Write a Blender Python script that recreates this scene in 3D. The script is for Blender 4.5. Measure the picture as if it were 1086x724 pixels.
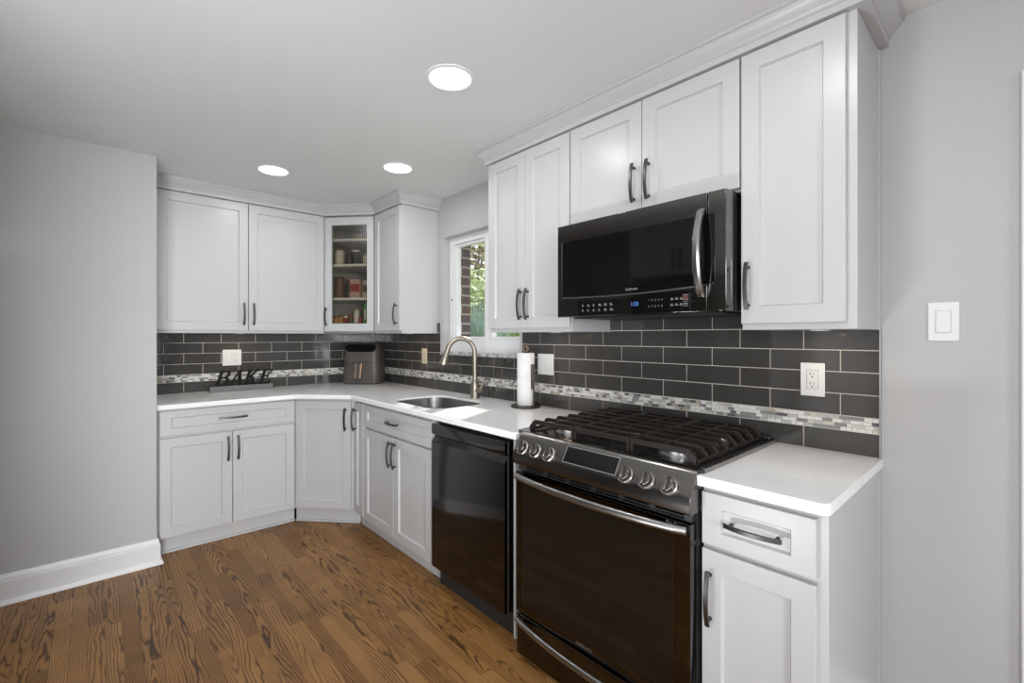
import bpy, bmesh, math, random
from mathutils import Vector, Matrix
random.seed(7)
for o in list(bpy.data.objects): bpy.data.objects.remove(o)
SC = bpy.context.scene
COL = SC.collection
PI = math.pi

# ------------------------------------------------------------------ camera, world, lights, exposure
CZ = 1.325
cam = bpy.data.cameras.new('camera')
cam.sensor_width = 36.0
cam.lens = 489.5 * 36 / 1086
cam.shift_x = 1.0 / 1086
cam.shift_y = -5.5 / 1086
cam.clip_start = 0.02
camo = bpy.data.objects.new('camera', cam)
camo.location = (0, 0, CZ)
camo.rotation_euler = (PI / 2, 0, -math.radians(42.03))
COL.objects.link(camo)
SC.camera = camo

SC.view_settings.view_transform = 'Standard'
SC.view_settings.look = 'None'
SC.view_settings.gamma = 1
SC.view_settings.use_curve_mapping = False
SC.view_settings.exposure = 0.0

W = bpy.data.worlds.new('sky'); SC.world = W; W.use_nodes = True
bg = W.node_tree.nodes['Background']
bg.inputs[0].default_value = (0.86, 0.92, 1.0, 1); bg.inputs[1].default_value = 1.5

def lamp(name, kind, loc, rot, energy, color=(1, 1, 1), **k):
    l = bpy.data.lights.new(name, kind); l.energy = energy; l.color = color
    for a, b in k.items(): setattr(l, a, b)
    o = bpy.data.objects.new(name, l); o.location = loc; o.rotation_euler = rot
    COL.objects.link(o); return o
H = 2.372
sun = lamp('sun', 'SUN', (6, 6, 6), (0, 0, 0), 4.6, (1, .97, .92), angle=math.radians(.6))
sun.rotation_euler = Vector((-1.0, -.46, -1.0)).to_track_quat('-Z', 'Y').to_euler()
# daylight from the patio doors at the far end of the room (behind and left of the camera)
lamp('patio_daylight', 'AREA', (-3.85, -1.0, 1.25), (0, -PI / 2, 0), 72, (.965, .985, 1), shape='RECTANGLE', size=2.0, size_y=3.6)
wl_ = lamp('end_wall_fill', 'AREA', (-1.1, -3.4, 1.35), (0, 0, 0), 34, (.965, .985, 1), shape='RECTANGLE', size=1.8, size_y=1.4, spread=math.radians(62))  # added fill, narrow spread aimed to brighten the end-wall cabinets
wl_.rotation_euler = Vector((1.50, 7.0, -.95)).to_track_quat('-Z', 'Y').to_euler()
# added upward fill discs out of view that brighten the ceiling, no real lamps
for lx, ly, e in ((-1.1, -.6, 13), (-.42, 1.02, 33)):
    up = lamp('uplight_fill', 'AREA', (lx, ly, .2 if ly > 1 else .75), (0, 0, 0), e, (.89, .955, 1), shape='DISK', size=.5 if ly > 1 else .9)
    up.rotation_euler = Vector((.02, .03, 1)).to_track_quat('-Z', 'Y').to_euler()
# soft fill discs added at ceiling height in the unseen room behind the camera
for lx, ly in ((-.5, -.6), (-2.2, .4), (-2.2, -1.8), (.9, -1.2)):
    lamp('ceiling_fill', 'AREA', (lx, ly, H - .03), (0, 0, 0), 3.5, (1, .985, .96), shape='DISK', size=.5)

lamp('ceiling_fill', 'AREA', (1.07, .45, H - .012), (0, 0, 0), 3.2, (.98, .99, 1), shape='DISK', size=.15)  # added downlight with no fixture, brightens the right counter
# ------------------------------------------------------------------ node helper and materials
class NT:
    def __init__(s, name):
        s.m = bpy.data.materials.new(name); s.m.use_nodes = True
        s.t = s.m.node_tree; s.b = s.t.nodes['Principled BSDF']; s.out = s.t.nodes['Material Output']
    def n(s, typ, **k):
        x = s.t.nodes.new(typ)
        for a, b in k.items(): setattr(x, a, b)
        return x
    def put(s, sock, v):
        if hasattr(v, 'is_linked') or isinstance(v, bpy.types.NodeSocket): s.t.links.new(v, sock)
        else: sock.default_value = v
    def math(s, op, a, b=0.0, c=0.0):
        x = s.n('ShaderNodeMath', operation=op)
        s.put(x.inputs[0], a); s.put(x.inputs[1], b); s.put(x.inputs[2], c); return x.outputs[0]
    def noise(s, vec, scale, detail=2.0, rough=.5, dist=0.0):
        x = s.n('ShaderNodeTexNoise'); s.put(x.inputs['Vector'], vec); x.inputs['Scale'].default_value = scale
        x.inputs['Detail'].default_value = detail; x.inputs['Roughness'].default_value = rough
        x.inputs['Distortion'].default_value = dist
        return x.outputs['Fac']
    def pos(s):
        return s.n('ShaderNodeNewGeometry').outputs['Position']
    def obj(s):
        return s.n('ShaderNodeTexCoord').outputs['Object']
    def xyz(s, v):
        x = s.n('ShaderNodeSeparateXYZ'); s.put(x.inputs[0], v); return x.outputs
    def comb(s, a, b, c):
        x = s.n('ShaderNodeCombineXYZ'); s.put(x.inputs[0], a); s.put(x.inputs[1], b); s.put(x.inputs[2], c); return x.outputs[0]
    def ramp(s, f, stops, interp='LINEAR'):
        x = s.n('ShaderNodeValToRGB'); s.put(x.inputs[0], f); e = x.color_ramp; e.interpolation = interp
        while len(e.elements) < len(stops): e.elements.new(.5)
        for el, (p, c) in zip(e.elements, stops): el.position = p; el.color = (*c, 1)
        return x.outputs[0]
    def mix(s, f, a, b, blend='MIX'):
        x = s.n('ShaderNodeMix', data_type='RGBA', blend_type=blend)
        s.put(x.inputs[0], f); s.put(x.inputs[6], a if not isinstance(a, tuple) else (*a, 1)); s.put(x.inputs[7], b if not isinstance(b, tuple) else (*b, 1))
        return x.outputs[2]
    def bump(s, h, strength, dist=.01):
        x = s.n('ShaderNodeBump'); x.inputs['Strength'].default_value = strength; x.inputs['Distance'].default_value = dist
        s.put(x.inputs['Height'], h); s.t.links.new(x.outputs[0], s.b.inputs['Normal'])
    def set(s, **k):
        nm = dict(color='Base Color', rough='Roughness', metal='Metallic', spec='Specular IOR Level', coat='Coat Weight', coatr='Coat Roughness',
                  trans='Transmission Weight', ior='IOR', emit='Emission Color', emits='Emission Strength', alpha='Alpha', aniso='Anisotropic')
        for a, v in k.items():
            if isinstance(v, tuple) and len(v) == 3: v = (*v, 1)
            s.put(s.b.inputs[nm[a]], v)
        return s

def simple(name, color, rough=.5, metal=0.0, var=.04, scale=30, **k):
    t = NT(name)
    f = t.noise(t.pos(), scale, 3)
    lo = tuple(max(0, c * (1 - var)) for c in color); hi = tuple(min(1, c * (1 + var)) for c in color)
    t.set(color=t.ramp(f, [(.3, lo), (.7, hi)]), rough=rough, metal=metal, **k)
    return t.m

M = {}
M['cab'] = simple('cabinet_white_paint', (.515, .515, .52), .32, var=.008, scale=6)
M['trimw'] = simple('trim_white_paint', (.74, .74, .745), .35, var=.008, scale=6)
def wallmat(name, c):
    t = NT(name); f = t.noise(t.pos(), 2.2, 3)
    t.set(color=t.ramp(f, [(.3, tuple(x * .985 for x in c)), (.7, tuple(x * 1.015 for x in c))]), rough=.65)
    t.bump(t.noise(t.pos(), 350, 2), .05, .002); return t.m
M['wall'] = wallmat('wall_gray_paint', (.47, .47, .47))
M['ceil'] = wallmat('ceiling_white_paint', (.70, .70, .70))
M['shadow'] = simple('gap_dark', (.10, .10, .10), .7)
M['gun'] = simple('pull_gunmetal', (.11, .107, .105), .38, 1.0, var=.05, scale=80)
def brushed(name, c, rough, axis=1, coat=0.0):
    t = NT(name); p = t.xyz(t.pos())
    v = [p[0], p[1], p[2]]
    s_ = [t.math('MULTIPLY', v[i], 4.0 if i == axis else 260.0) for i in range(3)]
    f = t.noise(t.comb(*s_), 1.0, 2)
    t.set(color=t.ramp(f, [(.3, tuple(x * .94 for x in c)), (.7, tuple(x * 1.06 for x in c))]), metal=1.0, coat=coat,
          rough=t.math('MULTIPLY_ADD', f, .06, rough - .03)); return t.m
M['bss'] = brushed('black_stainless', (.165, .157, .15), .13)
M['bssd'] = brushed('black_stainless_dark', (.090, .086, .083), .085)
M['steel'] = simple('bright_stainless', (.34, .333, .325), .30, 1.0, var=.01)
M['bssp'] = brushed('black_stainless_panel', (.185, .176, .167), .22)
M['steelhi'] = simple('polished_trim', (.62, .61, .60), .28, 1.0, var=.01)
M['steelv'] = brushed('bright_stainless_upright', (.38, .375, .37), .24, axis=2)
M['sink'] = simple('sink_stainless', (.32, .32, .32), .36, 1.0, var=.01)
M['knob'] = simple('knob_steel', (.20, .19, .182), .27, 1.0, var=.01)
M['nickel'] = simple('champagne_nickel', (.37, .33, .275), .42, 1.0, var=.01)
M['bglass'] = simple('black_glass', (.004, .004, .004), .04, var=.1, spec=.5)
M['ovglass'] = simple('oven_black_glass', (.007, .006, .0055), .05, var=.1, spec=.55)
M['black'] = simple('black_plastic', (.018, .018, .018), .45)
M['iron'] = simple('cast_iron', (.016, .012, .010), .45, var=.25, scale=120, spec=.35)
M['enamel'] = simple('black_enamel', (.02, .019, .019), .18)
M['alu'] = simple('burner_aluminium', (.55, .54, .52), .35, 1.0)
M['plate'] = simple('white_plastic', (.74, .74, .735), .35, var=.01)
M['platew'] = simple('ivory_plastic', (.66, .58, .48), .4, var=.01)
M['slot'] = simple('slot_dark', (.04, .04, .04), .6)
M['mark'] = simple('printed_grey', (.26, .26, .26), .5)
M['markd'] = simple('etched_logo', (.20, .19, .18), .35, .6)
M['bronze'] = simple('dark_bronze', (.075, .06, .05), .38, .8)
M['paper'] = simple('paper_towel', (.80, .80, .80), .9, var=.02, scale=200)
M['card'] = simple('cardboard', (.35, .25, .16), .9)
M['fryer'] = simple('fryer_taupe', (.085, .076, .068), .42, var=.03)
M['copper'] = simple('copper_trim', (.50, .33, .24), .35, 1.0)
M['letter'] = simple('sign_black', (.006, .006, .0065), .6, spec=.2)
M['signb'] = simple('sign_grey_wood', (.15, .15, .155), .7, var=.15, scale=60)
M['vinyl'] = simple('white_vinyl', (.78, .78, .78), .35, var=.01)
M['clear'] = None
def emis(name, c, s):
    t = NT(name); f = t.noise(t.pos(), 5)
    t.set(color=(.02, .02, .02), emit=t.ramp(f, [(.3, tuple(x * .98 for x in c)), (.7, c)]), emits=s); return t.m
M['lampon'] = emis('lamp_diffuser', (1, .985, .96), 9.0)
M['warmled'] = emis('warm_led', (1, .72, .42), 4.0)
M['blue'] = emis('blue_digits', (.12, .35, 1.0), 1.0)
M['red'] = emis('red_key', (.35, .05, .03), .25)
def clear(name, tint=(1, 1, 1), refl=.08):
    t = NT(name); tr = t.n('ShaderNodeBsdfTransparent'); tr.inputs[0].default_value = (*tint, 1)
    gl = t.n('ShaderNodeBsdfGlossy'); gl.inputs['Roughness'].default_value = .02
    fr = t.n('ShaderNodeFresnel'); fr.inputs[0].default_value = 1.45
    geo = t.n('ShaderNodeNewGeometry')
    mx = t.n('ShaderNodeMixShader'); t.put(mx.inputs[0], t.math('MULTIPLY', fr.outputs[0], t.math('SUBTRACT', 1.0, geo.outputs['Backfacing'])))
    t.t.links.new(tr.outputs[0], mx.inputs[1]); t.t.links.new(gl.outputs[0], mx.inputs[2]); t.t.links.new(mx.outputs[0], t.out.inputs[0]); return t.m
M['clear'] = clear('window_glass')
M['jar'] = clear('jar_glass', (.86, .88, .88))
def gridglass():
    # pressed cross-hatch glass: ribs every 11 mm that pass less light
    t = NT('hatched_glass'); p = t.xyz(t.obj())
    def rib(c, pitch, width):
        f = t.math('FRACT', t.math('DIVIDE', c, pitch)); return t.math('LESS_THAN', f, width)
    r = t.math('MAXIMUM', rib(p[0], .0135, .28), t.math('MULTIPLY', rib(p[2], .0135, .24), .55))
    tr = t.n('ShaderNodeBsdfTransparent'); t.put(tr.inputs[0], t.mix(r, (.95, .93, .88), (.55, .54, .51)))
    gl = t.n('ShaderNodeBsdfGlossy'); gl.inputs['Roughness'].default_value = .25; gl.inputs['Color'].default_value = (.8, .8, .8, 1)
    mx = t.n('ShaderNodeMixShader'); t.put(mx.inputs[0], t.math('MULTIPLY_ADD', r, .06, .03))
    t.t.links.new(tr.outputs[0], mx.inputs[1]); t.t.links.new(gl.outputs[0], mx.inputs[2]); t.t.links.new(mx.outputs[0], t.out.inputs[0]); return t.m
M['hatch'] = gridglass()
def quartz():
    t = NT('white_quartz'); p = t.pos()
    a = t.noise(p, 3.5, 6, .6, 1.2); v = t.math('ABSOLUTE', t.math('SUBTRACT', a, .5))
    vein = t.ramp(v, [(0, (.83, .835, .84)), (.012, (.885, .89, .895)), (.04, (.90, .905, .91))])
    bl = t.noise(p, 9, 3); spots = t.ramp(bl, [(.28, (.87, .875, .88)), (.42, (.90, .905, .91))])
    t.set(color=t.mix(.35, vein, spots), rough=.16); return t.m
M['quartz'] = quartz()
def marble():
    t = NT('sill_marble'); p = t.pos()
    a = t.noise(p, 14, 5, .6, 1.5)
    t.set(color=t.ramp(a, [(.35, (.18, .18, .18)), (.5, (.42, .41, .40)), (.65, (.62, .61, .60))]), rough=.2); return t.m
M['marble'] = marble()
def floor_mat():
    t = NT('oak_floor'); p = t.xyz(t.pos()); x, y = p[0], p[1]
    PW = .0572
    xs = t.math('DIVIDE', t.math('ADD', x, 5.0), PW); row = t.math('FLOOR', xs); fx = t.math('FRACT', xs)
    wn = t.n('ShaderNodeTexWhiteNoise', noise_dimensions='1D'); t.put(wn.inputs['W'], row); rr = wn.outputs['Value']
    ln = t.math('MULTIPLY_ADD', rr, .5, .55)
    yl = t.math('DIVIDE', t.math('ADD', t.math('ADD', y, 9.0), t.math('MULTIPLY', rr, 7.0)), ln)
    k = t.math('FLOOR', yl); fy = t.math('FRACT', yl)
    w2 = t.n('ShaderNodeTexWhiteNoise', noise_dimensions='2D'); t.put(w2.inputs['Vector'], t.comb(row, k, 0)); idv = w2.outputs['Value']; idc = t.xyz(w2.outputs['Color'])
    a = t.math('MULTIPLY', t.math('SUBTRACT', fx, .5), PW)
    # flat-sawn oak rings: distance to a tilted, wandering pith
    seed = t.math('MULTIPLY', idv, 37.0)
    wander = t.noise(t.comb(t.math('MULTIPLY', a, 10.0), t.math('MULTIPLY', y, 1.5), seed), 1.0, 2, .5)
    wob = t.noise(t.comb(t.math('MULTIPLY', a, 40.0), t.math('MULTIPLY', y, 8.0), seed), 1.0, 2, .5)
    a0 = t.math('MULTIPLY_ADD', idc[0], .13, -.065)
    da = t.math('SUBTRACT', a, a0)
    slope = t.math('MULTIPLY_ADD', idc[1], .06, -.03)
    dz = t.math('ADD', t.math('MULTIPLY', wander, .060), t.math('MULTIPLY', slope, y))
    r = t.math('SQRT', t.math('ADD', t.math('MULTIPLY', da, da), t.math('MULTIPLY', dz, dz)))
    ring = t.math('ADD', t.math('DIVIDE', r, .0066), t.math('MULTIPLY', wob, 1.3))
    fr = t.math('FRACT', ring)
    ringv = t.ramp(fr, [(0, (.0, .0, .0)), (.10, (.05, .05, .05)), (.24, (.85, .85, .85)), (.60, (1, 1, 1)), (.84, (.72, .72, .72)), (.97, (.10, .10, .10)), (1, (.0, .0, .0))])
    pore = t.noise(t.comb(t.math('MULTIPLY', x, 900.0), t.math('MULTIPLY', y, 16.0), seed), 1.0, 3, .6)
    porev = t.ramp(pore, [(.30, (.62, .62, .62)), (.52, (1, 1, 1))])
    strength = t.math('MULTIPLY_ADD', idc[2], .40, .62)
    base = t.ramp(idv, [(0, (.265, .126, .036)), (.35, (.315, .153, .044)), (.7, (.36, .179, .054)), (1, (.43, .222, .072))])
    cloud = t.noise(t.pos(), 5.0, 2)
    base = t.mix(1.0, base, t.ramp(cloud, [(.3, (.82, .82, .82)), (.7, (1.1, 1.1, 1.1))]), 'MULTIPLY')
    dark = t.mix(1.0, base, (.17, .135, .12), 'MULTIPLY')
    wood = t.mix(t.math('MULTIPLY', t.math('SUBTRACT', 1.0, t.xyz(ringv)[0]), strength), base, dark)
    wood = t.mix(.75, wood, porev, 'MULTIPLY')
    edge = t.math('MINIMUM', t.math('MINIMUM', fx, t.math('SUBTRACT', 1.0, fx)),
                  t.math('MULTIPLY', t.math('MINIMUM', fy, t.math('SUBTRACT', 1.0, fy)), t.math('DIVIDE', ln, PW)))
    ev = t.ramp(edge, [(.0, (.30, .26, .24)), (.022, (1, 1, 1))])
    wood = t.mix(1.0, wood, ev, 'MULTIPLY')
    t.set(color=wood, rough=t.math('MULTIPLY_ADD', t.xyz(ringv)[0], -.06, .42), spec=.32)
    t.bump(t.math('MULTIPLY', t.xyz(ringv)[0], t.xyz(ev)[0]), .10, .002)
    return t.m
M['floor'] = floor_mat()
def tilemat():
    t = NT('glazed_charcoal_tile'); f = t.noise(t.pos(), 4.5, 2)
    t.set(color=t.ramp(f, [(.3, (.052, .049, .046)), (.7, (.064, .060, .056))]), rough=.08, spec=.55)
    t.bump(t.noise(t.pos(), 16, 2), .06, .01); return t.m
M['tile'] = tilemat()
M['grout'] = simple('pale_grout', (.58, .55, .50), .85)
M['mos'] = [simple('mosaic_' + n, c, .15, var=.06, scale=90) for n, c in
            (('white', (.72, .71, .67)), ('cream', (.58, .55, .47)), ('pale_grey', (.46, .46, .45)), ('mid_grey', (.25, .25, .245)), ('slate', (.12, .12, .122)), ('beige', (.42, .37, .29)))]
M['brick'] = None
def brickmat():
    t = NT('outdoor_brick'); p = t.xyz(t.pos()); b = t.n('ShaderNodeTexBrick')
    t.put(b.inputs['Vector'], t.comb(t.math('ADD', p[0], p[1]), p[2], 0))
    b.inputs['Color1'].default_value = (.13, .075, .065, 1); b.inputs['Color2'].default_value = (.085, .07, .075, 1); b.inputs['Mortar'].default_value = (.35, .32, .30, 1)
    b.inputs['Scale'].default_value = 1; b.inputs['Brick Width'].default_value = .21; b.inputs['Row Height'].default_value = .075; b.inputs['Mortar Size'].default_value = .008
    t.set(color=b.outputs['Color'], rough=.85); return t.m
M['brick'] = brickmat()
M['lawn'] = simple('lawn_green', (.26, .32, .14), .9, var=.4, scale=8)
M['leafg'] = simple('leaf_green', (.42, .52, .20), .6, var=.4, scale=5)
M['leafo'] = simple('leaf_olive', (.46, .42, .22), .6, var=.4, scale=5)
M['blade'] = simple('grass_blade', (.34, .46, .40), .6, var=.4, scale=9)
M['bark'] = simple('bark', (.10, .07, .05), .9)

# ------------------------------------------------------------------ mesh builder
WLOC = {}
def wl(o): return WLOC.get(o.name, Vector((0, 0, 0))) if o else Vector((0, 0, 0))
class MB:
    def __init__(s, Mx=None): s.bm = bmesh.new(); s.Mx = Mx
    def face(s, vs, mi=0):
        try: f = s.bm.faces.new(vs); f.material_index = mi; return f
        except ValueError: return None
    def v(s, *c): return s.bm.verts.new(c)
    def box(s, x0, x1, y0, y1, z0, z1, mi=0):
        if x0 > x1: x0, x1 = x1, x0
        if y0 > y1: y0, y1 = y1, y0
        c = [s.v(x, y, z) for z in (z0, z1) for x, y in ((x0, y0), (x1, y0), (x1, y1), (x0, y1))]
        for q in ((3, 2, 1, 0), (4, 5, 6, 7), (0, 1, 5, 4), (1, 2, 6, 5), (2, 3, 7, 6), (3, 0, 4, 7)): s.face([c[i] for i in q], mi)
        return s
    def loops(s, ls, cap0=True, cap1=True, mi=0, closed=True):
        L = [[s.v(*p) for p in l] for l in ls]; n = len(L[0])
        for a, b in zip(L, L[1:]):
            for i in range(n if closed else n - 1): s.face([a[i], a[(i + 1) % n], b[(i + 1) % n], b[i]], mi)
        if cap0: s.face(L[0][::-1], mi)
        if cap1: s.face(L[-1], mi)
        return L
    def prism(s, poly, axis, a0, a1, mi=0):
        def P(p, a):
            return {0: (a, p[0], p[1]), 1: (p[0], a, p[1]), 2: (p[0], p[1], a)}[axis]
        s.loops([[P(p, a0) for p in poly], [P(p, a1) for p in poly]], mi=mi); return s
    def lathe(s, prof, c=(0, 0, 0), seg=28, mi=0, axis=None):
        Q = Matrix.Identity(3) if axis is None else Vector(axis).to_track_quat('Z', 'Y').to_matrix()
        c = Vector(c); ls = []
        for r, z in prof:
            r = max(r, 1e-5)
            ls.append([c + Q @ Vector((r * math.cos(2 * PI * i / seg), r * math.sin(2 * PI * i / seg), z)) for i in range(seg)])
        s.loops(ls, mi=mi); return s
    def tube(s, path, r, seg=12, mi=0, flat=1.0, up=(0, 0, 1)):
        path = [Vector(p) for p in path]; n = len(path); R = r if isinstance(r, (list, tuple)) else [r] * n
        ls = []; u = Vector(up)
        for i, p in enumerate(path):
            t = (path[min(i + 1, n - 1)] - path[max(i - 1, 0)]).normalized()
            a = u - t * u.dot(t)
            if a.length < 1e-4: a = Vector((1, .3, 0)) - t * Vector((1, .3, 0)).dot(t)
            a.normalize(); b = t.cross(a); u = a
            ls.append([p + a * (math.cos(2 * PI * k / seg) * R[i]) + b * (math.sin(2 * PI * k / seg) * R[i] * flat) for k in range(seg)])
        s.loops(ls, mi=mi); return s
    def build(s, name, mats, parent=None, bevel=0, seg=2, smooth=True, ang=35, recalc=True, loc=None):
        bm = s.bm
        if s.Mx is not None: bmesh.ops.transform(bm, matrix=s.Mx, verts=bm.verts)
        if recalc: bmesh.ops.recalc_face_normals(bm, faces=bm.faces)
        off = wl(parent) if parent else (Vector(loc) if loc else Vector((0, 0, 0)))
        if off.length > 0: bmesh.ops.translate(bm, vec=-off, verts=bm.verts)
        me = bpy.data.meshes.new(name); bm.to_mesh(me); bm.free()
        for m in (mats if isinstance(mats, list) else [mats]): me.materials.append(m)
        if smooth:
            for p in me.polygons: p.use_smooth = True
            me.set_sharp_from_angle(angle=math.radians(ang))
        o = bpy.data.objects.new(name, me); COL.objects.link(o)
        if parent: o.parent = parent; WLOC[o.name] = off
        elif loc: o.location = loc; WLOC[o.name] = off
        if bevel:
            b = o.modifiers.new('bevel', 'BEVEL'); b.width = bevel; b.segments = seg; b.limit_method = 'ANGLE'; b.angle_limit = math.radians(50); b.harden_normals = False
        return o
def tag(o, label, cat, group=None, kind=None):
    o['label'] = label; o['category'] = cat
    if group: o['group'] = group
    if kind: o['kind'] = kind
    return o
def thing(name, loc, label, cat, group=None):
    o = bpy.data.objects.new(name, None); o.location = loc; o.empty_display_size = .05; COL.objects.link(o); WLOC[o.name] = Vector(loc)
    return tag(o, label, cat, group)
def struct(name, mb, m, parent=None, **k):
    o = mb.build(name, m, parent, **k)
    if not parent: o['kind'] = 'structure'
    return o
def frame_mat(origin, udir):
    """local x = along the front, y = into the cabinet, z = up"""
    u = Vector((udir[0], udir[1], 0)).normalized(); t = Vector((-u.y, u.x, 0))
    m = Matrix(((u.x, t.x, 0, origin[0]), (u.y, t.y, 0, origin[1]), (0, 0, 1, origin[2] if len(origin) > 2 else 0), (0, 0, 0, 1)))
    return m
def rrect(x0, x1, y0, y1, r, n=6):
    pts = []
    for cx, cy, a in ((x1 - r, y1 - r, 0), (x0 + r, y1 - r, 90), (x0 + r, y0 + r, 180), (x1 - r, y0 + r, 270)):
        for i in range(n + 1):
            t = math.radians(a + 90 * i / n); pts.append((cx + r * math.cos(t), cy + r * math.sin(t)))
    return pts
def slab(outer, holes, z0, z1):
    """flat slab with holes"""
    mb = MB(); bm = mb.bm
    tops = []
    for z, flip in ((z1, 0), (z0, 1)):
        edges = []; rings = []
        for lp in [outer] + holes:
            vs = [bm.verts.new((x, y, z)) for x, y in lp]; rings.append(vs)
            for i in range(len(vs)): edges.append(bm.edges.new((vs[i], vs[(i + 1) % len(vs)])))
        bmesh.ops.triangle_fill(bm, use_beauty=True, edges=edges)
        tops.append(rings)
    for a, b in zip(*tops):
        for i in range(len(a)): mb.face([a[i], a[(i + 1) % len(a)], b[(i + 1) % len(a)], b[i]])
    return mb
def sweep(path, prof):
    """mitred moulding: profile (out, z) carried along a plan path, out to the right hand"""
    mb = MB(); P = [Vector(p) for p in path]; ls = []
    for i, p in enumerate(P):
        ns = []
        if i > 0: d = (P[i] - P[i - 1]).normalized(); ns.append(Vector((d.y, -d.x)))
        if i < len(P) - 1: d = (P[i + 1] - P[i]).normalized(); ns.append(Vector((d.y, -d.x)))
        n = ns[0] if len(ns) == 1 else (ns[0] + ns[1]) / (1 + ns[0].dot(ns[1]))
        ls.append([(p.x + n.x * o, p.y + n.y * o, z) for o, z in prof])
    mb.loops(ls); return mb
def text_mesh(name, body, size, Mx, mat, parent, depth=.0008, shear=0.0):
    cu = bpy.data.curves.new('t', 'FONT'); cu.body = body; cu.size = size; cu.extrude = depth; cu.align_x = 'CENTER'; cu.align_y = 'CENTER'; cu.shear = shear; cu.resolution_u = 3
    o = bpy.data.objects.new('t', cu); COL.objects.link(o)
    dg = bpy.context.evaluated_depsgraph_get(); dg.update()
    me = bpy.data.meshes.new_from_object(o.evaluated_get(dg)); bpy.data.objects.remove(o); bpy.data.curves.remove(cu)
    me.transform(Matrix.Translation(-wl(parent)) @ Mx); me.name = name
    me.materials.clear(); me.materials.append(mat)
    r = bpy.data.objects.new(name, me); COL.objects.link(r); r.parent = parent; WLOC[r.name] = wl(parent); return r
def text_on(Mf, u, t, z):
    """matrix that lays text (its x along u, its y up) on a front at local (u, t, z)"""
    return Mf @ Matrix(((1, 0, 0, u), (0, 0, -1, t), (0, 1, 0, z), (0, 0, 0, 1)))

# ------------------------------------------------------------------ setting
XW, YB = 1.968, 4.079          # window wall, end wall
YL, XL = 3.3825, .267          # grey wall at left and its corner
struct('floor', MB().box(-4, XW + .1, -3.6, YB + .1, -.08, 0), M['floor'], smooth=False)
struct('ceiling', MB().box(-4, XW + .25, -3.6, YB + .1, H, H + .1), M['ceil'], smooth=False)
WY0, WY1, WZ0, WZ1 = 2.104, 2.95, 1.198, 2.072      # window opening
wr = MB()
wr.box(XW, XW + .13, -3.6, WY0, 0, H); wr.box(XW, XW + .13, WY1, YB + .1, 0, H)
wr.box(XW, XW + .13, WY0, WY1, 0, WZ0); wr.box(XW, XW + .13, WY0, WY1, WZ1, H)
struct('wall_right', wr, M['wall'], smooth=False)
struct('wall_back', MB().box(XL, XW, YB, YB + .1, 0, H), M['wall'], smooth=False)
struct('wall_left', MB().box(-1.32, XL, YL, YB + .1, 0, H), M['wall'], smooth=False)
struct('wall_fridge_side', MB().box(-1.32, -1.2, 1.30, YL, 0, H), M['wall'], smooth=False)
struct('wall_far', MB().box(-4, -1.32, 1.30, 1.42, 0, H), M['wall'], smooth=False)
ww = MB(); ww.box(-4.1, -4, -3.6, -2.9, 0, H); ww.box(-4.1, -4, .9, 1.42, 0, H); ww.box(-4.1, -4, -2.9, .9, 2.2, H)
struct('wall_patio', ww, M['wall'], smooth=False)
wf = MB(); wf.box(-4.1, -2.2, -3.7, -3.6, 0, H); wf.box(1.0, XW + .24, -3.7, -3.6, 0, H); wf.box(-2.2, 1.0, -3.7, -3.6, 0, .6); wf.box(-2.2, 1.0, -3.7, -3.6, 2.15, H)
struct('wall_front', wf, M['wall'], smooth=False)
BP = [(0, 0), (.030, 0), (.030, .008), (.024, .022), (.017, .028), (.017, .112), (.014, .118), (.014, .124), (.009, .134), (.007, .146), (0, .146)]
struct('baseboard_left', sweep([(-1.2, YL), (XL, YL), (XL, 3.505)], BP), M['trimw'], ang=25)
struct('baseboard_right', sweep([(XW, .318), (XW, .008)], BP), M['trimw'], ang=25)
struct('trim_1', MB().box(XW - .02, XW, -.088, .004, 0, 2.08), M['trimw'], bevel=.004)

# ------------------------------------------------------------------ window and outdoors
# white drywall-return lining, two casements side by side, marble stool
w1 = struct('window_1', slab(rrect(WY0 + .001, WY1 - .001, WZ0 + .012, WZ1 - .001, .002, 1), [rrect(WY0 + .05, 2.478, WZ0 + .105, WZ1 - .052, .002, 1), rrect(2.522, WY1 - .05, WZ0 + .105, WZ1 - .052, .002, 1)], 0, .07), M['vinyl'])
w1.data.transform(Matrix(((0, 0, 1, 2.025), (1, 0, 0, 0), (0, 1, 0, 0), (0, 0, 0, 1))))
for a, b in ((WY0 + .05, 2.478), (2.522, WY1 - .05)):
    z0, z1 = WZ0 + .105, WZ1 - .052
    sm = slab(rrect(a, b, z0, z1, .002, 1), [rrect(a + .02, b - .02, z0 + .02, z1 - .02, .002, 1)], 0, .04)
    sm.Mx = Matrix(((0, 0, 1, 2.04), (1, 0, 0, 0), (0, 1, 0, 0), (0, 0, 0, 1)))
    so = sm.build('sash', M['vinyl'], w1, bevel=.003)
    MB().box(2.058, 2.062, a + .021, b - .021, z0 + .021, z1 - .021).build('pane', M['clear'], so, smooth=False)
lk = MB(); lk.lathe([(.006, 0), (.006, .006), (.003, .008)], (2.025, WY1 - .035, 1.60), 12, axis=(-1, 0, 0)); lk.build('sash_lock', M['slot'], w1)
struct('trim_2', slab([(XW - .012, WY0 - .02), (XW - .0005, WY0 - .02), (XW - .0005, WY0 + .001), (2.0245, WY0 + .001), (2.0245, WY1 - .001), (XW - .0005, WY1 - .001), (XW - .0005, WY1 + .03), (XW - .012, WY1 + .03)], [], WZ0 - .012, WZ0 + .012), M['marble'], bevel=.002)
struct('lawn', MB().box(2.3, 14, -4, 16, -.5, -.3), M['lawn'], smooth=False)
hill = MB()
hv = [[hill.v(5.5 + .8 * i, 1.5 + 1.2 * j, -.3 + max(0, i - .5) * .42 + .12 * math.sin(i * 1.7 + j * 2.1)) for i in range(9)] for j in range(12)]
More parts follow.
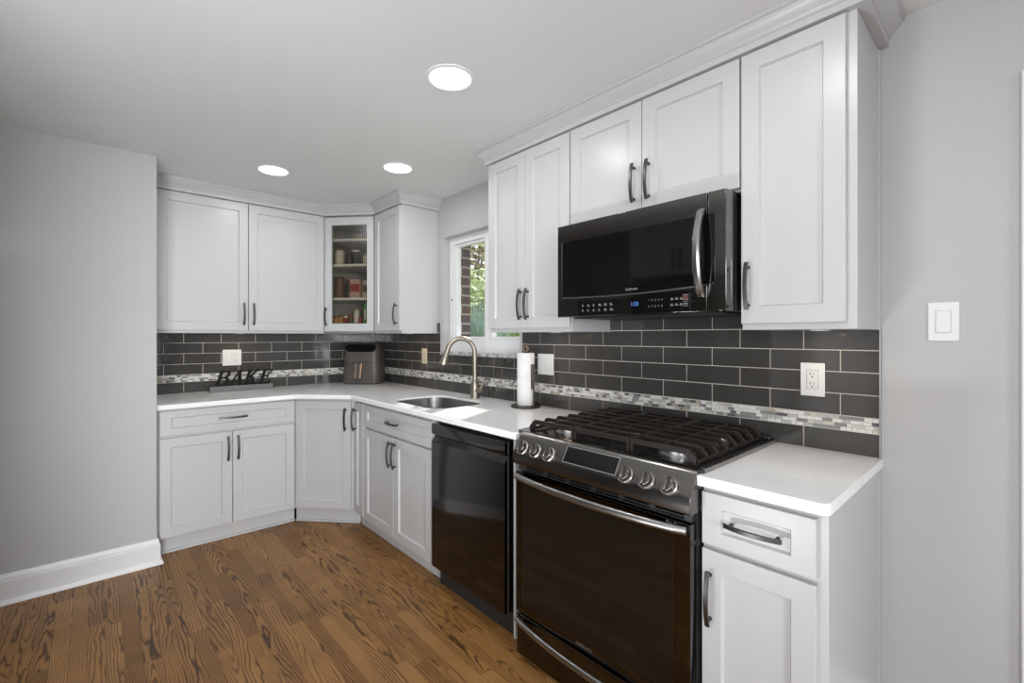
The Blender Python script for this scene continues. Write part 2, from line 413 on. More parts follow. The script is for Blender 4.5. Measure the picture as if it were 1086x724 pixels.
for j in range(11):
    for i in range(8): hill.face([hv[j][i], hv[j][i + 1], hv[j + 1][i + 1], hv[j + 1][i]])
struct('hillside', hill, M['lawn'])
struct('wall_brick', MB().box(XW + .132, XW + .28, WY1 + .035, WY1 + 1.4, -.3, 2.9).box(XW + .132, XW + .28, .3, WY0 - .02, -.3, 2.9).box(XW + .132, XW + .28, WY0 - .02, WY1 + .035, -.3, WZ0 + .03).box(XW + .132, XW + .28, WY0 - .02, WY1 + .035, WZ1 + .03, 2.9), M['brick'], smooth=False)
struct('sun_block_eave', MB().box(XW + .285, 2.87, -1, 6, 2.45, 2.6), M['trimw'], smooth=False)  # unseen overhang added to cut off the sun patch on the counter
def leaves(mb, c, rad, n, size, rng):
    for _ in range(n):
        d = Vector((rng.gauss(0, 1), rng.gauss(0, 1), rng.gauss(0, 1))).normalized() * rng.uniform(.55, 1)
        p = Vector(c) + Vector((d.x * rad[0], d.y * rad[1], d.z * rad[2]))
        a = Vector((rng.gauss(0, 1), rng.gauss(0, 1), rng.gauss(0, 1))).normalized(); b = a.orthogonal().normalized()
        s = size * rng.uniform(.6, 1.3)
        mb.face([mb.v(*(p + a * s)), mb.v(*(p + b * s * .5)), mb.v(*(p - a * s)), mb.v(*(p - b * s * .5))])
rng = random.Random(3)
def bush(c, rad, n, size, mat, label):
    b = thing('shrub', (c[0], c[1], c[2] - rad[2]), label, 'shrub')
    mb = MB(); leaves(mb, c, rad, n, size, rng); mb.build('foliage', mat, b, smooth=False, recalc=False)
    st = MB()
    for k in range(5):
        a = k * 1.3; st.tube([(c[0], c[1], c[2] - rad[2] - .1), (c[0] + .3 * rad[0] * math.cos(a), c[1] + .3 * rad[1] * math.sin(a), c[2]), (c[0] + .6 * rad[0] * math.cos(a), c[1] + .6 * rad[1] * math.sin(a), c[2] + .5 * rad[2])], [.03, .02, .008], 6)
    st.build('stem', M['bark'], b)
bush((6.5, 8.3, 1.75), (1.5, 1.9, 1.15), 6000, .075, M['leafg'], 'bright green leafy shrub outside the window, behind the tall grass')
bush((9.0, 11.6, 3.7), (2.2, 3.4, 1.9), 8000, .13, M['leafo'], 'olive brown shrub high on the slope outside the window')
gr = thing('ornamental_grass', (3.42, 4.38, -.3), 'tall blue green clump of ornamental grass outside the window beside the brick', 'grass clump')
gm = MB()
for k in range(900):
    a = rng.uniform(0, 2 * PI); r0 = rng.uniform(0, .30); r1 = r0 + rng.uniform(.05, .45); h = rng.uniform(1.3, 2.15)
    bx, by = 3.42 + r0 * math.cos(a), 4.38 + r0 * math.sin(a); ex, ey = 3.42 + r1 * math.cos(a), 4.38 + r1 * math.sin(a)
    w = .007; px, py = -math.sin(a) * w, math.cos(a) * w
    l = [(bx - px, by - py, -.3), (bx + px, by + py, -.3)]; m_ = [((bx + ex) / 2 * .6 + bx * .4 - px, (by + ey) / 2 * .6 + by * .4 - py, h * .8 - .3), ((bx + ex) / 2 * .6 + bx * .4 + px, (by + ey) / 2 * .6 + by * .4 + py, h * .8 - .3)]
    vs = [gm.v(*l[0]), gm.v(*l[1]), gm.v(*m_[1]), gm.v(*m_[0]), gm.v(ex, ey, h - .3)]
    gm.face(vs[:4]); gm.face([vs[3], vs[2], vs[4]])
gm.build('blades', M['blade'], gr, smooth=False, recalc=False)

# ------------------------------------------------------------------ backsplash
def backsplash(name, axis, fixed, lo, hi, zmax, phase, pitch, cut=None, seed=1):
    """rows of glazed tiles and a mosaic band on one wall; axis = running axis"""
    rg = random.Random(seed); g = MB(); t = MB(); ms = MB()
    def put(mb, a0, a1, z0, z1, d0, d1, mi=0):
        if axis == 1: mb.box(fixed - d1, fixed - d0, a0, a1, z0, z1, mi)
        else: mb.box(a0, a1, fixed - d1, fixed - d0, z0, z1, mi)
    def zones(z0, z1):
        return [(lo, hi)] if not cut or z1 <= cut[2] else [(lo, cut[0]), (cut[1], hi)]
    zc = min(zmax, cut[2]) if cut else zmax
    put(g, lo, hi, .9145, zc, .0003, .006)
    if cut:
        for a, b in ((lo, cut[0]), (cut[1], hi)): put(g, a, b, zc, zmax, .0003, .006)
    rows = [(.9155, .9915, 0), (1.0475, 1.121, 1), (1.1243, 1.1978, 0), (1.2011, 1.2746, 1), (1.2779, 1.3514, 0), (1.3547, 1.4280, 1)]
    for z0, z1, ph in rows:
        if z0 > zmax: continue
        z1 = min(z1, zmax)
        spans = [(lo, hi, z1)]
        if cut:
            if z0 >= cut[2] - .004: spans = [(lo, cut[0], z1), (cut[1], hi, z1)]
            elif z1 > cut[2]: spans = [(lo, cut[0], z1), (cut[0], cut[1], cut[2]), (cut[1], hi, z1)]
        for a, b, z1 in spans:
            s0 = phase + ph * pitch * .5 if ph else phase
            k0 = math.floor((a - s0) / pitch)
            k = k0
            while s0 + k * pitch < b:
                p0 = max(a + .0005, s0 + k * pitch + .0016); p1 = min(b - .0005, s0 + (k + 1) * pitch - .0016)
                if p1 - p0 > .004: put(t, p0, p1, z0, z1, .003, .0078 + rg.uniform(0, .0004))
                k += 1
    for r in range(4):
        z0 = .9945 + r * .0127; z1 = z0 + .0112; p = lo + rg.uniform(-.03, 0)
        while p < hi:
            wd = rg.choice((.017, .024, .024, .030, .036)); a0, a1 = max(lo, p), min(hi, p + wd - .0015)
            if a1 - a0 > .003: put(ms, a0, a1, z0, z1, .003, .0095, rg.choices(range(6), (40, 9, 20, 18, 9, 4))[0])
            p += wd
    o = g.build(name, M['grout'], smooth=False); o['kind'] = 'structure'
    t.build('tile_rows', M['tile'], o, bevel=.0012, seg=2); ms.build('mosaic_band', M['mos'], o, smooth=False)
    return o
backsplash('trim_3', 1, XW, .3235, YB - .011, 1.43, .776 - .2286 * 2, .2286, cut=(2.072, 2.982, 1.185), seed=2)
backsplash('trim_4', 0, YB, XL + .001, XW - .0005, 1.36, .477, .2335, seed=5)
struct('trim_5', MB().box(XW - .0125, XW - .0002, .3195, .3234, .9145, 1.352), M['steel'], smooth=False)

# ------------------------------------------------------------------ cabinet pieces
TH = .020
def door_loops(mb, u0, u1, z0, z1, st, rail, glass=False, t0=0.0):
    def ring(i, t, di=None):
        a, b = (i, i) if di is None else di
        return [(u0 + a, t, z0 + b), (u1 - a, t, z0 + b), (u1 - a, t, z1 - b), (u0 + a, t, z1 - b)]
    ls = [ring(0, t0), ring(0, t0 - TH + .0016), ring(.0016, t0 - TH), ring(0, t0 - TH, (st, rail)), ring(0, t0 - TH + .002, (st + .0012, rail + .0012))]
    if glass:
        ls += [ring(0, t0 - .004, (st + .004, rail + .004)), ring(0, t0, (st + .004, rail + .004))]
        L = mb.loops(ls, False, False); n = 4
        for i in range(4): mb.face([L[0][i], L[0][(i + 1) % 4], L[-1][(i + 1) % 4], L[-1][i]])
    else:
        ls += [ring(0, t0 - TH + .0105, (st + .005, rail + .005))]
        mb.loops(ls, True, True)
def pull(Mf, u, z, length, vert, parent, t0=-TH, name='handle'):
    mb = MB(Mf); h = length / 2; n = 14; path = []; rad = []
    for i in range(n + 1):
        s = -1 + 2 * i / n; out = .020 + .013 * (1 - s * s)
        path.append((u, t0 - out, z + s * h) if vert else (u + s * h, t0 - out, z)); rad.append(.0042)
    # rectangular-ish arched bar
    ls = []
    for i, p in enumerate(path):
        w, d = .0062, .0040
        if vert: ls.append([(p[0] - w, p[1] - d, p[2]), (p[0] + w, p[1] - d, p[2]), (p[0] + w, p[1] + d, p[2]), (p[0] - w, p[1] + d, p[2])])
        else: ls.append([(p[0], p[1] - d, p[2] - w), (p[0], p[1] - d, p[2] + w), (p[0], p[1] + d, p[2] + w), (p[0], p[1] + d, p[2] - w)])
    mb.loops(ls)
    for s in (-.80, .80):
        q = (u, t0, z + s * h) if vert else (u + s * h, t0, z)
        mb.lathe([(.0062, 0), (.0052, .006), (.0052, .022 + .013 * (1 - s * s) - .002)], q, 12, axis=(0, -1, 0))
    return mb.build(name, M['gun'], parent, bevel=.0012)
def add_door(Mf, par, u0, u1, z0, z1, hu=None, hz=None, st=.056, rail=.056, hl=.160, name='door'):
    mb = MB(Mf); door_loops(mb, u0, u1, z0, z1, st, rail)
    d = mb.build(name, M['cab'], par, ang=20)
    if hu is not None: pull(Mf, hu, hz, hl, name == 'door', d)
    return d
def add_drawer(Mf, par, u0, u1, z0, z1, hl=.160, handle=True):
    mb = MB(Mf); door_loops(mb, u0, u1, z0, z1, .056, .042)
    d = mb.build('drawer', M['cab'], par, ang=20)
    if handle: pull(Mf, (u0 + u1) / 2, (z0 + z1) / 2 + .002, hl, False, d)
    return d
ZT, ZB, ZF = 2.2815, 1.3679, 1.347
DZ0, DZ1, WZb, WZt = .104, .706, .722, .864      # base doors and drawers
MAINB = lambda y: frame_mat((1.365, y), (0, -1))     # base fronts, window wall
MAINU = lambda y: frame_mat((1.664, y), (0, -1))
BACKB = frame_mat((0, 3.477), (1, 0))
BACKU = frame_mat((0, 3.775), (1, 0))

# --- base cabinet on the end wall
c = thing('base_cabinet', (.66, 3.78, 0), 'white base cabinet with one wide drawer over two doors beside the grey wall at left', 'cabinet')
mb = MB(); mb.box(.270, 1.058, 3.477, 4.075, .10, .8835); mb.build('carcass', M['cab'], c, smooth=False)
MB().box(.270, 1.066, 3.512, 3.54, 0, .10).box(.300, 1.066, 3.500, 3.512, 0, .016).build('toe_kick', M['cab'], c, bevel=.003)
add_drawer(BACKB, c, .286, 1.052, WZb, WZt + .008, .165)
add_door(BACKB, c, .286, .666, DZ0 + .004, DZ1, .640, .60)
add_door(BACKB, c, .670, 1.052, DZ0 + .004, DZ1, .697, .60)
# --- diagonal corner base
P0, P1 = Vector((1.060, 3.474)), Vector((1.363, 3.142))
DG = frame_mat((P0.x, P0.y), (P1 - P0)); DL = (P1 - P0).length
c = thing('corner_cabinet', (1.5, 3.7, 0), 'white diagonal corner base cabinet with a single tall door', 'cabinet')
MB().prism([(1.0605, 4.075), (1.0605, 3.475), (1.363, 3.1425), (1.964, 3.1425), (1.964, 4.075)], 2, .10, .8835).build('carcass', M['cab'], c, smooth=False)
MB(DG).box(-.012, DL + .02, .034, .05, 0, .10).box(-.012, DL + .02, .024, .034, 0, .016).build('toe_kick', M['cab'], c, bevel=.003)
add_door(DG, c, .018, DL - .030, DZ0 + .010, .868, DL - .063, .745, hl=.16)
# --- narrow pull-out
c = thing('narrow_cabinet', (1.66, 3.06, 0), 'very narrow white base cabinet between the corner cabinet and the sink cabinet', 'cabinet')
MB().box(1.365, 1.964, 2.985, 3.140, .10, .8835).build('carcass', M['cab'], c, smooth=False)
MB().box(1.405, 1.43, 2.985, 3.141, 0, .10).build('toe_kick', M['cab'], c)
F = MAINB(3.140)
add_door(F, c, .016, .150, DZ0, .866, .040, .748, st=.040, hl=.16)
# --- sink base
c = thing('sink_cabinet', (1.66, 2.56, 0), 'white sink base cabinet with false drawer front and two doors, left of the dishwasher', 'cabinet')
mb = MB(); mb.box(1.365, 1.385, 2.132, 2.985, .10, .8835); mb.box(1.385, 1.964, 2.132, 2.150, .10, .8835); mb.box(1.385, 1.964, 2.967, 2.985, .10, .8835); mb.box(1.385, 1.964, 2.150, 2.967, .10, .118); mb.box(1.946, 1.964, 2.150, 2.967, .118, .8835)
mb.build('carcass', M['cab'], c, smooth=False)
MB().box(1.405, 1.43, 2.132, 2.985, 0, .10).build('toe_kick', M['cab'], c)
F = MAINB(2.985)
add_drawer(F, c, .008, .846, WZb, WZt, .145)
add_door(F, c, .008, .425, DZ0 - .008, DZ1, .398, .605)
add_door(F, c, .429, .846, DZ0 - .008, DZ1, .456, .605)
# --- right base cabinet
c = thing('base_cabinet', (1.66, .487, 0), 'slim white base cabinet with one drawer and one door right of the range', 'cabinet')
MB().box(1.365, 1.964, .3255, .646, .10, .8835).build('carcass', M['cab'], c, bevel=.0015)
MB().box(1.405, 1.43, .3255, .646, 0, .10).box(1.43, 1.964, .3255, .345, 0, .10).build('toe_kick', M['cab'], c)
MB().box(1.948, 1.967, .3215, .3254, 0, .8835).build('scribe_strip', M['cab'], c)
F = MAINB(.646)
add_drawer(F, c, .004, .298, WZb - .012, WZt, .150)
add_door(F, c, .004, .298, DZ0, DZ1 - .010, .030, .560)
# --- white filler beside the dishwasher
o = MB().box(1.366, 1.95, 1.487, 1.499, 0, .8835).build('filler_panel', M['cab'], bevel=.001); tag(o, 'thin white upright filler panel between dishwasher and range', 'panel')

# --- upper cabinets
def upper(name, label, F, width, doors, z0=ZF, door_z0=ZB, cat='cabinet', loc=None, depth=.300, handles=(), bottom=True):
    c = thing(name, loc, label, cat)
    mb = MB(F); mb.box(0, width, 0, depth, z0, 2.290); mb.build('carcass', M['cab'], c, bevel=.0012)
    for (a, b), (hu, hz) in zip(doors, handles): add_door(F, c, a, b, door_z0, ZT, hu, hz)
    return c
c = upper('wall_cabinet', 'white two door wall cabinet over the word sign, next to the grey wall', frame_mat((.27, 3.775), (1, 0)), 1.104, [(.023, .553), (.558, 1.095)], loc=(.82, 3.93, ZF), handles=[(.524, 1.486), (.587, 1.486)])
c = upper('wall_cabinet', 'white single door wall cabinet whose plain side faces the window', frame_mat((1.664, 3.449), (0, -1)), .414, [(.010, .412)], loc=(1.82, 3.24, ZF), handles=[(.375, 1.487)])
MB().box(1.950, 1.9675, 3.030, 3.0345, ZF, 2.285).build('scribe_strip', M['cab'], c)
c = upper('wall_cabinet', 'white two door wall cabinet between the window and the microwave', frame_mat((1.664, 2.018), (0, -1)), .602, [(.003, .298), (.3, .599)], loc=(1.82, 1.72, ZF), handles=[(.275, 1.490), (.325, 1.490)])
c = upper('wall_cabinet', 'short white two door wall cabinet directly above the microwave', frame_mat((1.664, 1.4155), (0, -1)), .765, [(.003, .3795), (.3825, .762)], z0=1.826, door_z0=1.836, loc=(1.82, 1.03, 1.826), handles=[(.348, 1.950), (.414, 1.950)])
c = upper('wall_cabinet', 'tall narrow white wall cabinet right of the microwave', frame_mat((1.664, .650), (0, -1)), .3245, [(.003, .2995)], loc=(1.82, .49, ZF), handles=[(.027, 1.494)])
MB().box(1.950, 1.9675, .3210, .3254, ZF, 2.285).build('scribe_strip', M['cab'], c)
# --- diagonal glass-door cabinet
Q0, Q1 = Vector((1.3755, 3.774)), Vector((1.6635, 3.450))
DU = frame_mat((Q0.x, Q0.y), (Q1 - Q0)); UL = (Q1 - Q0).length
cg = thing('wall_cabinet', (1.66, 3.76, ZF), 'diagonal corner wall cabinet with a hatched glass door and open shelves', 'cabinet')
inner = [(1.3755, 4.075), (1.3755, 3.774), (1.6635, 3.450), (1.964, 3.450), (1.964, 4.075)]
mb = MB(); mb.prism(inner, 2, ZF, 1.392); mb.prism(inner, 2, 2.262, 2.290)
mb.box(1.3755, 1.390, 3.776, 4.075, 1.392, 2.262); mb.box(1.390, 1.964, 4.060, 4.075, 1.392, 2.262); mb.box(1.950, 1.964, 3.450, 4.060, 1.392, 2.262); mb.box(1.6655, 1.950, 3.450, 3.464, 1.392, 2.262)
mb.build('carcass', M['cab'], cg, smooth=False)
mb = MB(DU); mb.box(0, .042, 0, .019, ZF, 2.290); mb.box(UL - .042, UL, 0, .019, ZF, 2.290); mb.box(.042, UL - .042, 0, .019, ZF, 1.402); mb.box(.042, UL - .042, 0, .019, 2.255, 2.290)
mb.build('face_frame', M['cab'], cg, smooth=False)
SH = [(1.392, 4.058), (1.392, 3.789), (1.677, 3.468), (1.948, 3.468), (1.948, 4.058)]
SZ = [1.392, 1.636, 1.908, 2.112]
for z in SZ[1:]: MB().prism(SH, 2, z - .018, z).build('shelf', M['vinyl'], cg, smooth=False)
mb = MB(DU); door_loops(mb, .012, UL - .014, ZB - .003, ZT - .006, .054, .060, glass=True); dg_ = mb.build('door', M['cab'], cg, ang=20)
pull(DU, .030, 1.482, .150, True, dg_)
pn = MB().box(-.152, .152, -.002, .002, 1.420, 2.222).build('pane', M['hatch'], dg_, smooth=False)
pn.matrix_local = Matrix.Translation(-wl(dg_)) @ DU @ Matrix.Translation((UL / 2 - .001, -.008, 0)); pn.data.transform(Matrix.Translation(wl(dg_)))

# --- things on the glass cabinet's shelves
def cyl_item(name, label, cat, u, t, z, r, h, mat, lid=None, neck=.8, group=None):
    p = DU @ Vector((u, t, z)); o = thing(name, tuple(p), label, cat, group)
    MB().lathe([(r * .94, 0), (r, .004), (r, h * .8), (r * neck, h * .9), (r * neck, h)], p, 20).build('body', mat, o)
    if lid: MB().lathe([(r * neck + .002, h), (r * neck + .002, h + .014), (r * neck - .002, h + .016)], p, 20).build('lid', lid, o)
    return o
white = simple('white_glaze', (.75, .74, .70), .25)
amber = simple('spice_amber', (.55, .30, .06), .5); redp = simple('spice_red', (.32, .05, .04), .5); brownp = simple('spice_brown', (.16, .09, .05), .5)
cream = simple('cream_canister', (.62, .58, .50), .4); greenp = simple('green_carton', (.12, .42, .10), .5); dkjar = simple('dark_jar', (.06, .05, .045), .3); palep = simple('pale_pink_box', (.55, .38, .34), .6)
m_ = UL / 2 - .045
for k in range(4):
    p = DU @ Vector((m_ + .075, .14, SZ[3] + .0005 + .0115 * k)); o = thing('plate', tuple(p), 'white plate, %s in the stack on the top shelf behind hatched glass' % ('lowest', 'second from the bottom', 'third from the bottom', 'topmost')[k], 'plate', 'plates in the glass cabinet')
    MB().lathe([(.045, 0), (.05, .001), (.088 - .004 * k, .010), (.086 - .004 * k, .0115), (.05, .003), (.0, .003)], p, 28).build('dish', white, o)
cyl_item('canister', 'cream canister at the left of the second shelf from the top', 'canister', m_ - .105, .12, SZ[2] + .0005, .042, .125, cream, brownp, .9)
cyl_item('jar', 'dark jar on the second shelf from the top, beside the cream canister', 'jar', m_ - .030, .15, SZ[2] + .0005, .032, .110, dkjar, brownp)
cyl_item('glass_jar', 'clear glass jar at the middle of the second shelf from the top', 'jar', m_ + .045, .11, SZ[2] + .0005, .040, .110, M['jar'], white)
cyl_item('mug', 'white ceramic beaker at the right of the second shelf from the top', 'mug', m_ + .118, .15, SZ[2] + .0005, .034, .095, white)
cyl_item('canister', 'tall brown canister at the left of the third shelf from the top', 'canister', m_ - .11, .13, SZ[1] + .0005, .040, .165, brownp, dkjar, .9)
cyl_item('jar', 'olive dark jar on the third shelf from the top next to the pink box', 'jar', m_ - .035, .15, SZ[1] + .0005, .032, .150, dkjar, redp)
def box_item(name, label, cat, u, t, z, w, d, h, mat, band):
    p = DU @ Vector((u, t, z)); o = thing(name, tuple(p), label, cat)
    MB(DU).box(u - w / 2, u + w / 2, t - d / 2, t + d / 2, z, z + h).build('carton', mat, o, bevel=.002)
    MB(DU).box(u - w / 2 + .004, u + w / 2 - .004, t - d / 2 - .0012, t - d / 2 - .0003, z + h * .35, z + h * .75).build('paper_label', band, o, smooth=False)
box_item('food_box', 'pale pink box with a red label on the third shelf from the top', 'box', m_ + .045, .11, SZ[1] + .0005, .085, .05, .155, palep, redp)
box_item('food_box', 'pale grey box at the right end of the third shelf from the top', 'box', m_ + .125, .14, SZ[1] + .0005, .05, .06, .150, cream, brownp)
for k, (du, mt, lidm, lab) in enumerate(((-.125, amber, redp, 'amber spice jar at the left end of the bottom shelf behind hatched glass'), (-.083, amber, brownp, 'amber spice jar with brown lid, second on the bottom shelf'),
        (-.040, redp, white, 'red spice jar with white lid on the bottom shelf'), (.0, brownp, redp, 'brown spice jar with red lid on the bottom shelf'), (.088, redp, brownp, 'red spice jar with brown lid beside the green carton'))):
    cyl_item('spice_jar', lab, 'spice jar', m_ + du, .10, SZ[0] + .0005, .018, .085 + .01 * (k % 2), mt, lidm, .85, 'spice jars on the bottom shelf')
cyl_item('glass_jar', 'wide white filled glass jar on the bottom shelf of the glass cabinet', 'jar', m_ + .045, .12, SZ[0] + .0005, .026, .135, white, cream)
box_item('food_box', 'green carton at the right end of the bottom shelf', 'box', m_ + .128, .12, SZ[0] + .0005, .030, .05, .20, greenp, white)

# --- crown mouldings
CP = [(0, 2.2895), (.026, 2.2895), (.026, 2.311), (.031, 2.313), (.031, 2.318), (.027, 2.320), (.033, 2.328), (.046, 2.338), (.056, 2.349), (.060, 2.356), (.067, 2.358), (.067, 2.3715), (0, 2.3715)]
struct('trim_6', sweep([(XL + .001, 3.775), (1.3755, 3.775), (1.664, 3.450), (1.664, 3.035), (XW - .001, 3.035)], CP), M['cab'], ang=25)
struct('trim_7', sweep([(XW - .001, 2.018), (1.664, 2.018), (1.664, .325), (XW - .001, .325)], CP), M['cab'], ang=25)
struct('trim_8', MB().box(1.67, XW - .001, .327, 2.016, 2.2905, 2.371).box(XL + .002, 1.374, 3.78, YB - .001, 2.2905, 2.371).prism([(1.3745, 4.07), (1.3745, 3.78), (1.668, 3.452), (1.668, 3.04), (1.962, 3.04), (1.962, 4.07)], 2, 2.2905, 2.371), M['cab'], smooth=False)

# ------------------------------------------------------------------ countertops, sink, faucet
SK = rrect(1.415, 1.800, 2.205, 2.740, .115, 10)
ct = slab([(XL + .001, YB - .0005), (XL + .001, 3.432), (1.047, 3.432), (1.3245, 3.139), (1.3245, 1.4434), (XW - .0005, 1.4434), (XW - .0005, YB - .0005)], [SK], .884, .914)
o = ct.build('countertop', M['quartz'], bevel=.005, seg=3, loc=(.9, 3.75, .884)); tag(o, 'long L-shaped white quartz countertop running past the sink into the corner', 'countertop')
rc = [(XW - .0005, .316)] + [(1.3245 + .022 - .022 * math.sin(math.radians(a)), .316 + .022 - .022 * math.cos(math.radians(a))) for a in range(0, 91, 15)] + [(1.3245, .6470), (XW - .0005, .6470)]
o = slab(rc, [], .884, .914).build('countertop', M['quartz'], bevel=.005, seg=3, loc=(1.65, .48, .884)); tag(o, 'short white quartz countertop piece with a rounded corner, right of the range', 'countertop')
s_ = thing('kitchen_sink', (1.61, 2.47, .70), 'stainless steel bowl sink set under the white countertop below the faucet', 'sink')
mb = MB()
def sk(off, z): return [(x, y, z) for x, y in rrect(1.415 - off, 1.800 + off, 2.205 - off, 2.740 + off, max(.02, .115 + off), 10)]
mb.loops([sk(.016, .8832), sk(-.0008, .8832), sk(-.0008, .9030), sk(-.0028, .9030), sk(-.004, .877), sk(-.010, .735), sk(-.022, .712), sk(-.06, .703), sk(-.060, .699), sk(-.018, .699), sk(.0, .735), sk(.010, .872), sk(.016, .876)], cap0=False, cap1=False)
bt = [mb.v(x, y, .703) for x, y, z in sk(-.06, 0)]; mb.face(bt)
mb.bm.faces.ensure_lookup_table(); bmesh.ops.remove_doubles(mb.bm, verts=mb.bm.verts, dist=1e-5)
mb.build('bowl', M['sink'], s_, ang=50)
MB().lathe([(.045, .7035), (.045, .706), (.036, .706), (.033, .7045), (0, .7045)], (1.66, 2.47, 0), 24).build('drain', M['steel'], s_)

FX, FY = 1.884, 2.452
f_ = thing('faucet', (FX, FY, .914), 'champagne nickel gooseneck faucet with pull-down spray head behind the sink', 'faucet')
MB().lathe([(.032, .9145), (.032, .919), (.0285, .925), (.027, .985), (.027, 1.012), (.020, 1.028), (.0165, 1.035)], (FX, FY, 0), 28).build('base', M['nickel'], f_)
fd = Vector((-.93, .36)).normalized(); RA = .094; zc = 1.213
path = [(FX, FY, 1.0 + .0426 * i) for i in range(6)]
for i in range(0, 17):
    a = PI * i / 16 * .93; d = RA - RA * math.cos(a); path.append((FX + fd.x * d, FY + fd.y * d, zc + RA * math.sin(a) * 1.05))
MB().tube(path, .0158, 16).build('spout', M['nickel'], f_)
e0, e1 = Vector(path[-2]), Vector(path[-1]); dr = (e1 - e0).normalized()
MB().tube([e1 - dr * .004, e1 + dr * .02, e1 + dr * .024, e1 + dr * .045, e1 + dr * .095, e1 + dr * .1], [.0170, .0170, .0180, .0190, .0300, .0285], 24).build('spray_head', M['nickel'], f_)
lv = MB(); lv.tube([(FX + .002, FY - .018, .965), (FX + .004, FY - .056, .968)], [.017, .017], 16); lv.tube([(FX + .004, FY - .048, .972), (FX + .012, FY - .062, 1.0), (FX + .02, FY - .07, 1.045)], [.009, .007, .006], 12)
lv.build('lever', M['nickel'], f_)

# ------------------------------------------------------------------ dishwasher
d = thing('dishwasher', (1.65, 1.81, 0), 'black stainless dishwasher with a pocket handle, left of the range', 'dishwasher')
MB().box(1.371, 1.93, 1.517, 2.098, .10, .872).build('tub', M['black'], d, smooth=False)
MB().box(1.380, 1.42, 1.514, 2.100, .0, .10).build('kick_plate', M['black'], d, bevel=.002)
pr = [(1.371, .108), (1.331, .108), (1.328, .112), (1.328, .765), (1.332, .774), (1.350, .800), (1.352, .806), (1.3345, .806), (1.329, .810), (1.328, .815), (1.328, .858), (1.331, .863), (1.371, .863)]
MB().prism(pr, 1, 1.514, 2.101).build('door', M['bssd'], d, ang=25)

# ------------------------------------------------------------------ range
r_ = thing('gas_range', (1.62, 1.03, 0), 'black stainless slide-in gas range between dishwasher and right base cabinet', 'range')
MB().box(1.336, 1.953, .653, 1.413, .012, .9145).box(1.40, 1.9, .69, 1.38, 0, .012).build('body', M['black'], r_, smooth=False)
ck = slab(rrect(1.346, 1.955, .638, 1.449, .006, 2), [], .9147, .926).build('cooktop', M['enamel'], r_, bevel=.003)
for ya in (.6362, 1.4395): MB().box(1.36, 1.955, ya, ya + .010, .9147, .9275).build('side_trim', M['steel'], r_, bevel=.001)
MB().box(1.915, 1.955, .650, 1.436, .926, .941).build('rear_trim', M['enamel'], r_, bevel=.003)
PR = [(1.362, .800), (1.292, .800), (1.285, .805), (1.284, .812), (1.284, .842), (1.2865, .851), (1.291, .858), (1.325, .913), (1.331, .920), (1.342, .9262), (1.362, .9275)]
cp = MB().prism(PR, 1, .648, 1.412).build('control_panel', M['bssp'], r_, bevel=.0015)
sl = Vector((1.325 - 1.291, 0, .913 - .858)); SLn = sl.length; sl.normalize(); nn = Vector((-sl.z, 0, sl.x))
CPM = Matrix(((0, -nn.x, sl.x, 1.291), (-1, 0, 0, 1.412), (0, -nn.z, sl.z, .858), (0, 0, 0, 1)))   # x along, y into the panel, z up the slope
def dpoly(u0, u1, a, b, t0, t1): return MB(CPM).box(u0, u1, t1, t0, a, b)
du0, du1 = 1.412 - 1.150, 1.412 - .912
fr = MB(CPM); fr.box(du0, du1, -.0015, .0, .000, .0035); fr.box(du0, du1, -.0015, 0, SLn - .0035, SLn); fr.box(du0, du0 + .004, -.0015, 0, .0035, SLn - .0035); fr.box(du1 - .004, du1, -.0015, 0, .0035, SLn - .0035)
fr.build('display_frame', M['steelhi'], cp, smooth=False)
MB(CPM).box(du0 + .004, du1 - .004, -.0008, .0, .0035, SLn - .0035).build('display', M['bglass'], cp, smooth=False)
ky = (1.366, 1.294, 1.221, .876, .799, .722)
for y in ky:
    u = 1.412 - y; q = CPM @ Vector((u, 0, SLn * .20)); ax = nn
    kb = MB(); kb.lathe([(.0285, -.001), (.0285, .004), (.027, .006), (.0235, .0065), (.0225, .020), (.0205, .023), (0, .0235)], q, 28, axis=ax)
    k2 = MB(CPM); 
    kb.bm.verts.ensure_lookup_table()
    g = MB(CPM); g.box(u - .0062, u + .0062, -.036, -.020, SLn * .20 - .0215, SLn * .20 + .0215)
    k2.bm.free()
    tmp = bpy.data.meshes.new('t'); bmesh.ops.transform(g.bm, matrix=CPM, verts=g.bm.verts); g.bm.to_mesh(tmp); g.bm.free(); kb.bm.from_mesh(tmp); bpy.data.meshes.remove(tmp)
    kb.build('knob', M['knob'], cp, bevel=.0015)
    kr = MB(); kr.lathe([(.0262, .0035), (.0285, .0045), (.0290, .0065), (.0270, .0085), (.0248, .0075)], q, 32, axis=ax); kr.build('knob_ring', M['steelhi'], cp)
for y in ky: text_mesh('printed_mark', '\u00b7\u00b7', .012, CPM @ Matrix(((1, 0, 0, 1.412 - y), (0, 0, -1, -.0003), (0, 1, 0, SLn * .93), (0, 0, 0, 1))), M['mark'], cp, .0002)
